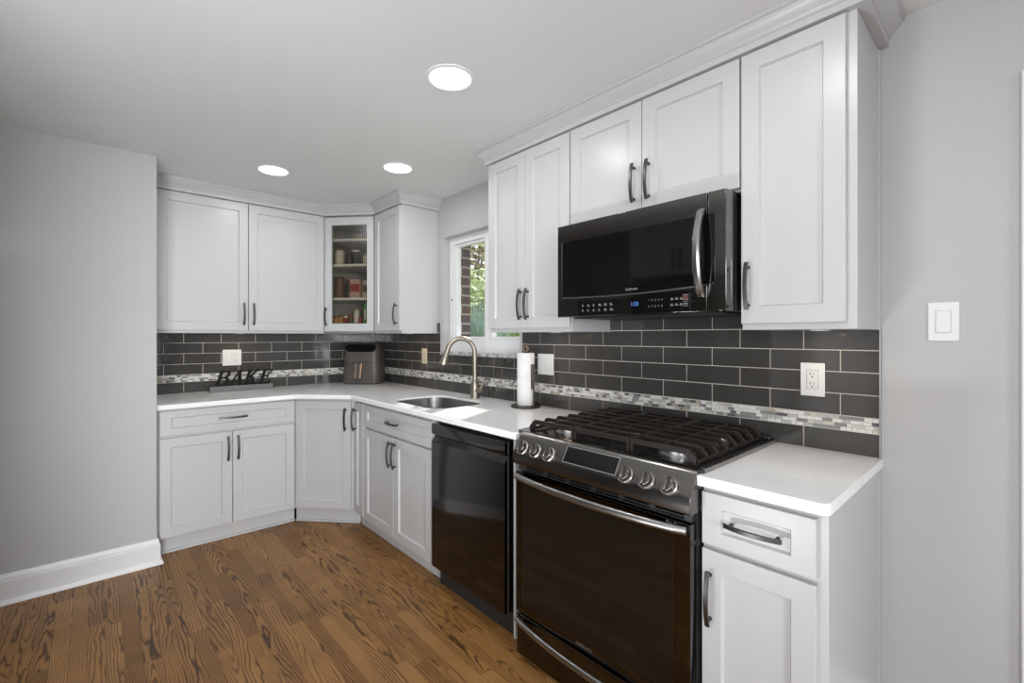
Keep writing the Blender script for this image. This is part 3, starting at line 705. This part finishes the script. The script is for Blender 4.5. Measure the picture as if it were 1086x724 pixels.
# oven door
vs_ = MB(); vs_.box(1.312, 1.336, .657, 1.409, .771, .799); vs_.build('vent_strip', M['black'], r_, bevel=.002)
sl_ = MB()
for k in range(6):
    y1 = 1.36 - k * .117; 
    for zz in (.778, .787): sl_.box(1.3095, 1.3125, y1 - .095, y1, zz, zz + .0045)
sl_.build('vent_louvre', M['bssd'], r_, smooth=False)
od = slab(rrect(.655, 1.410, .192, .768, .004, 2), [rrect(.708, 1.368, .232, .716, .01, 3)], 1.300, 1.336)
od.Mx = Matrix(((0, 0, 1, 0), (1, 0, 0, 0), (0, 1, 0, 0), (0, 0, 0, 1))); od = od.build('oven_door', M['bssd'], r_, bevel=.002)
MB().box(1.3025, 1.334, .7085, 1.3675, .2325, .7155).build('oven_window', M['ovglass'], od, smooth=False)
wf_ = MB(); 
for a in ((.7085, 1.3675, .2325, .2345), (.7085, 1.3675, .7135, .7155), (.7085, .7105, .2345, .7135), (1.3655, 1.3675, .2345, .7135)): wf_.box(1.3005, 1.3024, *a)
wf_.build('window_trim', M['bss'], od, smooth=False)
def bow(y0, y1, xe, xm, z, n=20):
    return [(xe + (xm - xe) * (1 - (2 * i / n - 1) ** 2) ** .8, y0 + (y1 - y0) * i / n, z) for i in range(n + 1)]
hb = MB(); hb.tube(bow(1.404, .662, 1.290, 1.250, .752), .0135, 14, flat=.75)
for y in (1.385, .681): hb.box(1.285, 1.3005, y - .012, y + .012, .742, .762)
hb.build('handle', M['steel'], od)
FO = frame_mat((1.300, 1.410), (0, -1))
text_mesh('logo', 'SAMSUNG', .016, text_on(FO, .357, -.0004, .213), M['markd'], od, .0003)
text_mesh('printed_mark', 'Flex Duo', .013, text_on(FO, .700, -.0004, .7595), M['mark'], od, .0003, .3)
dw = MB().box(1.303, 1.336, .655, 1.410, .014, .180).build('storage_drawer', M['bssd'], r_, bevel=.003)
hb = MB(); hb.tube(bow(1.404, .662, 1.295, 1.255, .158), .0125, 14, flat=.8)
for y in (1.385, .681): hb.box(1.288, 1.3035, y - .012, y + .012, .149, .167)
hb.build('handle', M['steel'], dw)
# burners
for bx, by, R in ((1.475, 1.272, .044), (1.80, 1.272, .036), (1.635, 1.035, .046), (1.475, .792, .050), (1.80, .792, .038)):
    b = MB().lathe([(R * 1.25, .9262), (R * 1.25, .929), (R, .931), (R, .9425), (R * .93, .944), (0, .944)], (bx, by, 0), 32).build('burner', M['alu'], r_)
    MB().lathe([(R * .80, .9442), (R * .82, .947), (R * .78, .951), (R * .6, .9525), (0, .953)], (bx, by, 0), 32).build('burner_cap', M['enamel'], b)
# cast iron grates
def grate(y0, y1, outer):
    mb = MB(); zt, zb_ = .975, .959; x0, x1 = 1.368, 1.900
    nb = 8
    for k in range(nb):
        x = x0 + .006 + (x1 - x0 - .012) * k / (nb - 1); w = .0062 if 0 < k < nb - 1 else .0066
        lo = .957 if k in (0, nb - 1) else .9600
        if outer == 0: poly = [(y0 + .002, zt), (y1 - .002, zt), (y1 - .002, lo), (y0 + .002, lo)]
        else:
            yo, yi = (y0, y1 - .002) if outer < 0 else (y1, y0 + .002); s = -outer
            poly = [(yi, zt), (yo + s * .030, zt), (yo + s * .022, zt - .004), (yo, .947), (yo, .932), (yo + s * .016, .932), (yo + s * .034, lo), (yi, lo)]
        mb.prism([(p[0], p[1]) for p in poly], 0, x - w, x + w) if False else mb.loops([[(x - w, p[0], p[1]) for p in poly], [(x + w, p[0], p[1]) for p in poly]])
    for y in ((y0, y1) if outer == 0 else ((y1,) if outer < 0 else (y0,))):
        a = y if y == y0 else y - .010; mb.box(x0, x1, a, a + .010, .950, zt - .001)
        for x in (x0, x1 - .014): mb.box(x, x + .014, a, a + .010, .9263, .951)
    if outer:
        yo = y0 if outer < 0 else y1 - .011; mb.box(x0, x1, yo, yo + .011, .931, .9415)
        for x in (x0, x1 - .02): mb.box(x, x + .02, yo, yo + .011, .9263, .932)
    ym = (y0 + y1) / 2; mb.box(x0, x1, ym - .0055, ym + .0055, zb_ + .001, zt - .0006)
    return mb.build('grate', M['iron'], r_, bevel=.0015)
grate(.672, .908, -1); grate(.912, 1.160, 0); grate(1.164, 1.400, 1)

# ------------------------------------------------------------------ microwave
MX = 1.557
m = thing('microwave', (1.76, 1.03, 1.41), 'black stainless over-the-range microwave with a bowed steel handle', 'microwave')
MB().box(1.600, 1.955, .6603, 1.4117, 1.4100, 1.8215).build('body', M['bss'], m, bevel=.002)
FM = frame_mat((MX, 1.412), (0, -1))      # u = 1.412 - y
def arc(u): return 1.5065 - .0135 * (1 - ((u - .30) / .42) ** 2) 
MB(FM).box(.0, .687, 0, .0425, 1.4100, 1.8180).build('door', M['bss'], m, bevel=.002)
dm = [o for o in m.children if o.name.startswith('door')][0]
pane = [(.028, 1.738), (.687, 1.738)] + [(.687 - (.659) * i / 18, arc(.687 - .659 * i / 18)) for i in range(19)]
pane[0] = (.034, 1.742); pane[1] = (.687, 1.742)
MB(FM).loops([[(u, -.0012, z) for u, z in pane], [(u, .0, z) for u, z in pane]]); g = MB(FM); g.loops([[(u, -.0015, z) for u, z in pane], [(u, .0005, z) for u, z in pane]]); g.build('door_window', M['bglass'], dm, smooth=False)
ed = MB(FM); ed.box(.0255, .028, -.0016, .0, 1.505, 1.742)
ap = [(.687 - .661 * i / 18, arc(.687 - .661 * i / 18)) for i in range(19)]
ed.loops([[(u, -.002, z - .0005), (u, -.002, z - .0065), (u, 0, z - .0065), (u, 0, z - .0005)] for u, z in ap])
ed.build('window_trim', M['steel'], dm, ang=60)
MB(FM).box(.690, .752, 0, .0425, 1.4100, 1.8180).build('side_column', M['bss'], m, bevel=.002)
sc = [o for o in m.children if o.name.startswith('side_column')][0]
MB(FM).box(.6905, .715, -.0015, .0005, arc(.69), 1.742).build('column_window', M['bglass'], sc, bevel=.001)
# touch strip below the window
kp0, kp1 = 1.412 - 1.290, 1.412 - .786
kp = MB(FM).loops([[(kp0, -.0014, 1.4150), (kp1, -.0014, 1.4150), (kp1, -.0014, 1.4840)] + [(kp1 - (kp1 - kp0) * i / 10, -.0014, 1.4745 + .0095 * (1 - i / 10) ** 2) for i in range(1, 11)], [(kp0, .0005, 1.4150), (kp1, .0005, 1.4150), (kp1, .0005, 1.4840)] + [(kp1 - (kp1 - kp0) * i / 10, .0005, 1.4745 + .0095 * (1 - i / 10) ** 2) for i in range(1, 11)]])
k_ = MB(FM); pts = [(kp0, 1.4150), (kp1, 1.4150), (kp1, 1.4840)] + [(kp1 - (kp1 - kp0) * i / 10, 1.4745 + .0095 * (1 - i / 10) ** 2) for i in range(1, 11)]
k_.loops([[(u, -.0016, z) for u, z in pts], [(u, .0005, z) for u, z in pts]]); k_ = k_.build('touch_panel', M['bglass'], dm, smooth=False)
text_mesh('clock_digits', '1:23', .021, text_on(FM, .402, -.0018, 1.450), M['blue'], k_, .0002)
text_mesh('number_keys', '1   2   3   4   5', .010, text_on(FM, .492, -.0018, 1.4605), M['mark'], k_, .0002)
text_mesh('number_keys', '6   7   8   9   0', .010, text_on(FM, .492, -.0018, 1.4375), M['mark'], k_, .0002)
kk = MB(FM); rk = random.Random(4)
for row, z in ((0, 1.4545), (1, 1.4335)):
    for j in range(6):
        u = kp0 + .020 + j * .029; w = rk.choice((.008, .012, .016))
        for q in range(2): kk.box(u, u + w * (1 - .3 * q * (j % 2)), -.0019, -.0017, z + q * .0055 - .003, z + q * .0055 - .0002)
    for j in range(3):
        u = .553 + j * .018 ; kk.box(u, u + .011, -.0019, -.0017, z + .003, z + .0055); kk.box(u + .002, u + .009, -.0019, -.0017, z + .0075, z + .0095)
kk.build('key_marks', M['mark'], k_, smooth=False)
MB(FM).box(.600, .6215, -.0020, -.0016, 1.4560, 1.4720).build('start_key', M['red'], k_, smooth=False)
bk = MB(FM); bk.box(.600, .6215, -.0019, -.0016, 1.4540, 1.4555); bk.box(.600, .6215, -.0019, -.0016, 1.4725, 1.4740); bk.box(.600, .6215, -.0019, -.0016, 1.4330, 1.4342); bk.box(.600, .6215, -.0019, -.0016, 1.4478, 1.449); bk.box(.604, .618, -.0019, -.0016, 1.4395, 1.4425)
bk.build('key_border', M['mark'], k_, smooth=False)
text_mesh('logo', 'SAMSUNG', .0125, text_on(FM, .388, -.0018, 1.5085), M['mark'], dm, .0002)
hp = []
for i in range(25):
    s = -1 + i / 12; hp.append((MX - .006 - .043 * (1 - s * s) ** .7, 1.412 - .675 + .004, 1.611 + s * .152))
hb = MB(); ls = []
for p in hp: ls.append([(p[0] + .007, p[1] - .013, p[2]), (p[0] - .003, p[1] - .012, p[2]), (p[0] - .008, p[1] - .006, p[2]), (p[0] - .008, p[1] + .006, p[2]), (p[0] - .003, p[1] + .012, p[2]), (p[0] + .007, p[1] + .013, p[2])])
hb.loops(ls); hb.build('handle', M['steelv'], dm, ang=30)
MB().box(1.62, 1.93, .70, 1.37, 1.404, 1.4098).build('grease_filter', M['black'], m, bevel=.002)

# ------------------------------------------------------------------ air fryer
FW = Vector((math.sin(math.radians(42.03)), math.cos(math.radians(42.03)))); RT = Vector((FW.y, -FW.x))
fc = FW * 3.94 + RT * ((382.0 - 542) / 489.5 * 3.94)
AF = frame_mat((fc.x, fc.y, .9145), RT)
fy = thing('air_fryer', (fc.x + FW.x * .12, fc.y + FW.y * .12, .9145), 'dark taupe air fryer with oval display in the counter corner', 'air fryer')
mb = MB(AF); lv_ = []
hs = [(.006, .157, .058), (.016, .160, .058), (.16, .155, .056), (.26, .150, .054), (.318, .1415, .055), (.340, .135, .05), (.351, .122, .045), (.3555, .102, .035)]
for z, hw, r in hs:
    t0 = (.160 - hw) * .9; lv_.append([(x, y, z) for x, y in rrect(-hw, hw, t0, .250 - t0 * .6, min(r, hw * .6), 7)])
mb.loops(lv_); mb.build('body', M['fryer'], fy, ang=40)
MB(AF).loops([[(x, y, z) for x, y in rrect(-.148, .148, .035, .235, .05, 6)] for z in (0, .0055)]).__class__
mb = MB(AF); mb.loops([[(x, y, z) for x, y in rrect(-.140, .140, .040, .230, .05, 6)] for z in (0, .0058)]); mb.build('foot', M['black'], fy)
mb = MB(AF); dsp = rrect(-.128, .128, .278, .345, .033, 8)
mb.loops([[(x, .003 + (z - .278) * .22, z) for x, z in dsp], [(x, .035, z) for x, z in dsp]]); mb.build('display', M['bglass'], fy, ang=40)
mb = MB(AF); mb.loops([[(x, .0095 + (z - .278) * .12, z) for x, z in rrect(-.132, .132, .274, .349, .037, 8)], [(x, .03, z) for x, z in rrect(-.132, .132, .274, .349, .037, 8)]])
mb.bm.free()
MB(AF).box(-.150, .150, .002, .02, .186, .1885).build('drawer_seam', M['black'], fy, smooth=False); MB(AF).box(-.1505, .1505, -.0005, .02, .038, .0405).build('drawer_seam', M['black'], fy, smooth=False)
mb = MB(AF)
mb.loops([[(x, y, z) for x, y in rrect(-.030 + d, .024 + d, -.030 + o_, .012, .008, 3)] for z, d, o_ in ((.055, -.012, .006), (.062, -.012, 0), (.178, 0, 0), (.186, 0, .006))]); hd = mb.build('drawer_handle', M['fryer'], fy)
mb = MB(AF); mb.loops([[(x + d, y, z) for x, y in rrect(.006, .0245, -.0315, -.008, .004, 3)] for z, d in ((.058, -.012), (.184, 0))]); mb.loops([[(x + d, y, z) for x, y in rrect(-.0305, -.022, -.0315, -.008, .003, 3)] for z, d in ((.058, -.012), (.184, 0))]); mb.box(-.042, .012, -.0315, -.012, .052, .059)
mb.build('handle_trim', M['copper'], hd)

# ------------------------------------------------------------------ BAKE sign
sg = thing('word_sign', (.83, 3.975, .9145), 'black BAKE letters standing on a grey wooden block on the counter', 'sign')
MB().box(.620, 1.040, 3.950, 3.998, .9146, .956).build('base', M['signb'], sg, bevel=.002)
def strokes(segs, x0, w, h, name='letter'):
    mb = MB(); SHR = .30
    for k, (pts, ws) in enumerate(segs):
        n = len(pts); L = []; R = []
        for i, p in enumerate(pts):
            a = Vector(pts[max(0, i - 1)]); b = Vector(pts[min(n - 1, i + 1)]); a = Vector((a.x * w, a.y * h)); b = Vector((b.x * w, b.y * h)); d = (b - a).normalized(); nrm = Vector((-d.y, d.x)); q = Vector((p[0] * w, p[1] * h)); t = (ws[i] if isinstance(ws, (list, tuple)) else ws) * 1.3 + .001
            L.append(q + nrm * t / 2); R.append(q - nrm * t / 2)
        dp = .006 + .0004 * k
        rows = []
        for l, r in zip(L, R): rows.append([(x0 + v.x + v.y * SHR, yy, .9562 + v.y) for v, yy in ((l, 3.974 - dp), (r, 3.974 - dp), (r, 3.974 + dp), (l, 3.974 + dp))])
        mb.loops(rows)
    return mb.build(name, M['letter'], sg, smooth=False)
def arcp(cx, cy, rx, ry, a0, a1, n=9): return [(cx + rx * math.cos(math.radians(a0 + (a1 - a0) * i / n)), cy + ry * math.sin(math.radians(a0 + (a1 - a0) * i / n))) for i in range(n + 1)]
LH, LWd = .112, .075
serif = lambda x, y, s=.16: ([(x - s, y), (x + s, y)], .006)
strokes([([(.16, 0.0), (.16, 1)], .015), ([(.0, .97), (.5, .97)], .007), (arcp(.5, .755, .34, .215, 90, -90), [.006, .008, .011, .013, .014, .014, .013, .011, .008, .006]), ([(.16, .54), (.5, .54)], .006),
         (arcp(.5, .285, .42, .255, 90, -90), [.006, .008, .012, .015, .016, .016, .015, .012, .008, .006]), ([(.0, .03), (.5, .03)], .007)], .655, LWd, LH)
strokes([([(.08, .0), (.52, 1)], .007), ([(.50, 1.02), (.86, 0)], .016), ([(.24, .34), (.72, .34)], .006), serif(.06, .028), serif(.86, .028, .2)], .738, LWd * 1.15, LH)
strokes([([(.16, 0), (.16, 1)], .015), serif(.16, .97, .2), serif(.16, .03, .2), ([(.18, .42), (.82, .97)], .007), ([(.40, .60), (.86, .03)], .016), serif(.82, .97, .16), serif(.88, .03, .18)], .838, LWd * 1.1, LH)
strokes([([(.16, 0), (.16, 1)], .015), ([(0, .97), (.88, .97)], .007), ([(.86, 1.0), (.82, .78)], .007), ([(.16, .52), (.62, .52)], .007), ([(.62, .64), (.60, .40)], .006), ([(0, .03), (.86, .03)], .007), ([(.84, .0), (.92, .26)], .007)], .945, LWd, LH)

# ------------------------------------------------------------------ paper towels
px, py = 1.862, 1.938
h_ = thing('paper_towel_holder', (px, py, .9142), 'dark bronze paper towel holder with round base behind the range', 'paper towel holder')
MB().lathe([(.084, .9144), (.0875, .917), (.0875, .923), (.082, .9275), (0, .9275)], (px, py, 0), 40).build('base', M['bronze'], h_)
MB().tube([(px, py, .927), (px, py, 1.236)], .006, 10).build('rod', M['bronze'], h_)
rg_ = MB(); rg_.tube([(px + .014 * math.cos(a) * RT.x, py + .014 * math.cos(a) * RT.y, 1.252 + .016 * math.sin(a)) for a in [2 * PI * i / 24 for i in range(25)]], .0028, 8)
rg_.build('finial', M['copper'], h_)
ax, ay = px + RT.x * .044 - FW.x * .046, py + RT.y * .044 - FW.y * .046
ar = MB(); ar.tube([(ax, ay, .926), (ax, ay, 1.06), (ax - RT.x * .006, ay - RT.y * .006, 1.09)], .004, 8); ar.tube([(ax - RT.x * .006, ay - RT.y * .006, 1.022), (ax - RT.x * .006, ay - RT.y * .006, 1.165)], [.0095, .0095], 12); ar.build('tension_arm', M['bronze'], h_)
t_ = thing('paper_towel_roll', (px, py, .928), 'white paper towel roll standing on its dark holder', 'paper towels')
MB().lathe([(.0495, .9280), (.0505, .930), (.0505, 1.226), (.0490, 1.2285), (.0205, 1.2285), (.0205, .9280)], (px, py, 0), 40).build('paper', M['paper'], t_)
MB().lathe([(.0203, .9285), (.0203, 1.229), (.0185, 1.229), (.0185, .9285)], (px, py, 0), 24).build('core', M['card'], t_)

# ------------------------------------------------------------------ outlets and switches
def wall_plate(name, F, u, z, label, cat, gangs, mat, w=None, t=-.0112):
    """gangs: list of 'outlet' / 'rocker' / 'gfci'"""
    loc = F @ Vector((u, t, z)); o = thing(name, tuple(loc), label, cat)
    W_ = w or (.078 if len(gangs) == 1 else .126); Hh = .122
    MB(F).box(u - W_ / 2, u + W_ / 2, t - .005, t, z - Hh / 2, z + Hh / 2).build('cover_plate', mat, o, bevel=.0025)
    for i, gk in enumerate(gangs):
        cu_ = u + (i - (len(gangs) - 1) / 2) * .046
        MB(F).box(cu_ - .0172, cu_ + .0172, t - .0075, t - .0051, z - .034, z + .034).build('rocker' if gk == 'rocker' else 'receptacle', mat, o, bevel=.001)
        rb = MB(F)
        for a in ((cu_ - .0176, cu_ + .0176, z - .0348, z - .0340), (cu_ - .0176, cu_ + .0176, z + .0340, z + .0348), (cu_ - .0180, cu_ - .0172, z - .0348, z + .0348), (cu_ + .0172, cu_ + .0180, z - .0348, z + .0348)): rb.box(a[0], a[1], t - .0056, t - .0050, a[2], a[3])
        if gk in ('outlet', 'gfci'):
            for zz in (z + .0175, z - .0175):
                rb.box(cu_ - .0075, cu_ - .0050, t - .0080, t - .0072, zz - .001, zz + .0085); rb.box(cu_ + .0050, cu_ + .0070, t - .0080, t - .0072, zz - .0005, zz + .0075)
                rb.lathe([(.0027, 0), (.0027, .0006)], (cu_, t - .0074, zz - .0078), 10, axis=(0, -1, 0))
        if gk == 'gfci': rb.box(cu_ - .008, cu_ + .008, t - .0080, t - .0072, z - .003, z + .003)
        rb.build('slots', M['slot'] if gk != 'rocker' else M['mark'], o, smooth=False)
    return o
FWR = frame_mat((XW, 0), (0, -1)); FBK = frame_mat((0, YB), (1, 0))
wall_plate('outlet', FWR, -.517, 1.167, 'white duplex outlet in the dark tile right of the range', 'outlet', ['outlet'], M['plate'])
wall_plate('outlet', FWR, -3.200, 1.167, 'ivory outlet in the dark tile left of the faucet', 'outlet', ['outlet'], M['platew'], t=-.0112)
wall_plate('outlet', FWR, -1.866, 1.162, 'white double wall plate half hidden behind the paper towel roll', 'outlet', ['rocker', 'rocker'], M['plate'])
wall_plate('outlet', FBK, .781, 1.162, 'white double plate with switch and outlet above the word sign', 'outlet', ['rocker', 'outlet'], M['plate'])
wall_plate('light_switch', FWR, -.1665, 1.371, 'white rocker light switch on the bare grey wall at right', 'switch', ['rocker'], M['plate'], w=.073, t=-.0004)

# ------------------------------------------------------------------ ceiling lights
for (lx, ly), lab, e in (((1.070, 1.556), 'recessed ceiling light in front of the range, the largest of the three', 3.4), ((1.398, 2.602), 'recessed ceiling light above the sink counter', 3.4), ((.836, 3.165), 'recessed ceiling light in front of the two door wall cabinet over the sign', 3.0)):
    c = thing('ceiling_light', (lx, ly, H), lab, 'ceiling light', 'recessed kitchen ceiling lights')
    MB().lathe([(.100, H - .0004), (.099, H - .004), (.085, H - .006), (.080, H - .0005)], (lx, ly, 0), 48).build('trim_ring', M['trimw'], c)
    MB().lathe([(.0805, H - .0022), (.0, H - .0022)], (lx, ly, 0), 48).build('diffuser', M['lampon'], c)
    lamp('can_light', 'AREA', (lx, ly, H - .012), (0, 0, 0), e, (.98, .99, 1), shape='DISK', size=.15)
# under-cabinet puck lights
for (lx, ly, z), lab, e in (((.80, 3.93, ZF), 'small warm puck light under the wall cabinet above the word sign', .2), ((1.82, 3.20, ZF), 'small warm puck light under the wall cabinet beside the window', .2),
                         ((1.82, 1.66, ZF), 'small warm puck light under the wall cabinet left of the microwave', .2), ((1.82, .46, ZF), 'small warm puck light under the wall cabinet above the right outlet', .2)):
    c = thing('puck_light', (lx, ly, z), lab, 'light', 'puck lights under the wall cabinets')
    MB().lathe([(.030, z - .0003), (.030, z - .0030), (.024, z - .0034), (.0232, z - .0012), (0, z - .0012)], (lx, ly, 0), 28).build('housing', M['plate'], c)
    MB().lathe([(.0225, z - .0014), (.0225, z - .0022), (0, z - .0024)], (lx, ly, 0), 24).build('lens', M['warmled'], c)
    lamp('puck_glow', 'AREA', (lx, ly, z - .014), (0, 0, 0), e, (1, .72, .42), shape='DISK', size=.045)

# ------------------------------------------------------------------ refrigerator wall opposite (mirrored in the microwave and dishwasher doors)
FR = frame_mat((-.46, 1.425), (0, 1))
c = thing('wall_cabinet', (-.75, 1.895, 1.83), 'white two door cabinet over the refrigerator, mirrored in the microwave door', 'cabinet')
MB(FR).box(0, .94, 0, .72, 1.83, 2.290).build('carcass', M['cab'], c, smooth=False)
add_door(FR, c, .004, .468, 1.84, ZT, .438, 1.955); add_door(FR, c, .472, .936, 1.84, ZT, .502, 1.955)
f = thing('refrigerator', (-.80, 1.895, 0), 'black stainless refrigerator across from the range, mirrored in its dark doors', 'refrigerator')
MB(FR).box(.02, .92, .05, .70, .02, 1.78).box(.05, .89, .08, .66, 0, .02).build('body', M['black'], f)
for a, b, hu in ((.02, .4685, .43), (.4715, .92, .51)):
    dd = MB(FR).box(a, b, -.02, .048, .72, 1.78).build('door', M['bssd'], f, bevel=.006)
    MB(FR).tube([(hu, -.055, .80), (hu, -.062, 1.2), (hu, -.055, 1.6)], .010, 10).box(hu - .006, hu + .006, -.055, -.02, .82, .84).box(hu - .006, hu + .006, -.055, -.02, 1.56, 1.58).build('handle', M['steelv'], dd)
dd = MB(FR).box(.02, .92, -.02, .048, .06, .715).build('drawer', M['bssd'], f, bevel=.006)
MB(FR).tube([(.10, -.055, .64), (.47, -.062, .64), (.84, -.055, .64)], .010, 10).box(.12, .14, -.055, -.02, .634, .646).box(.80, .82, -.055, -.02, .634, .646).build('handle', M['steel'], dd)
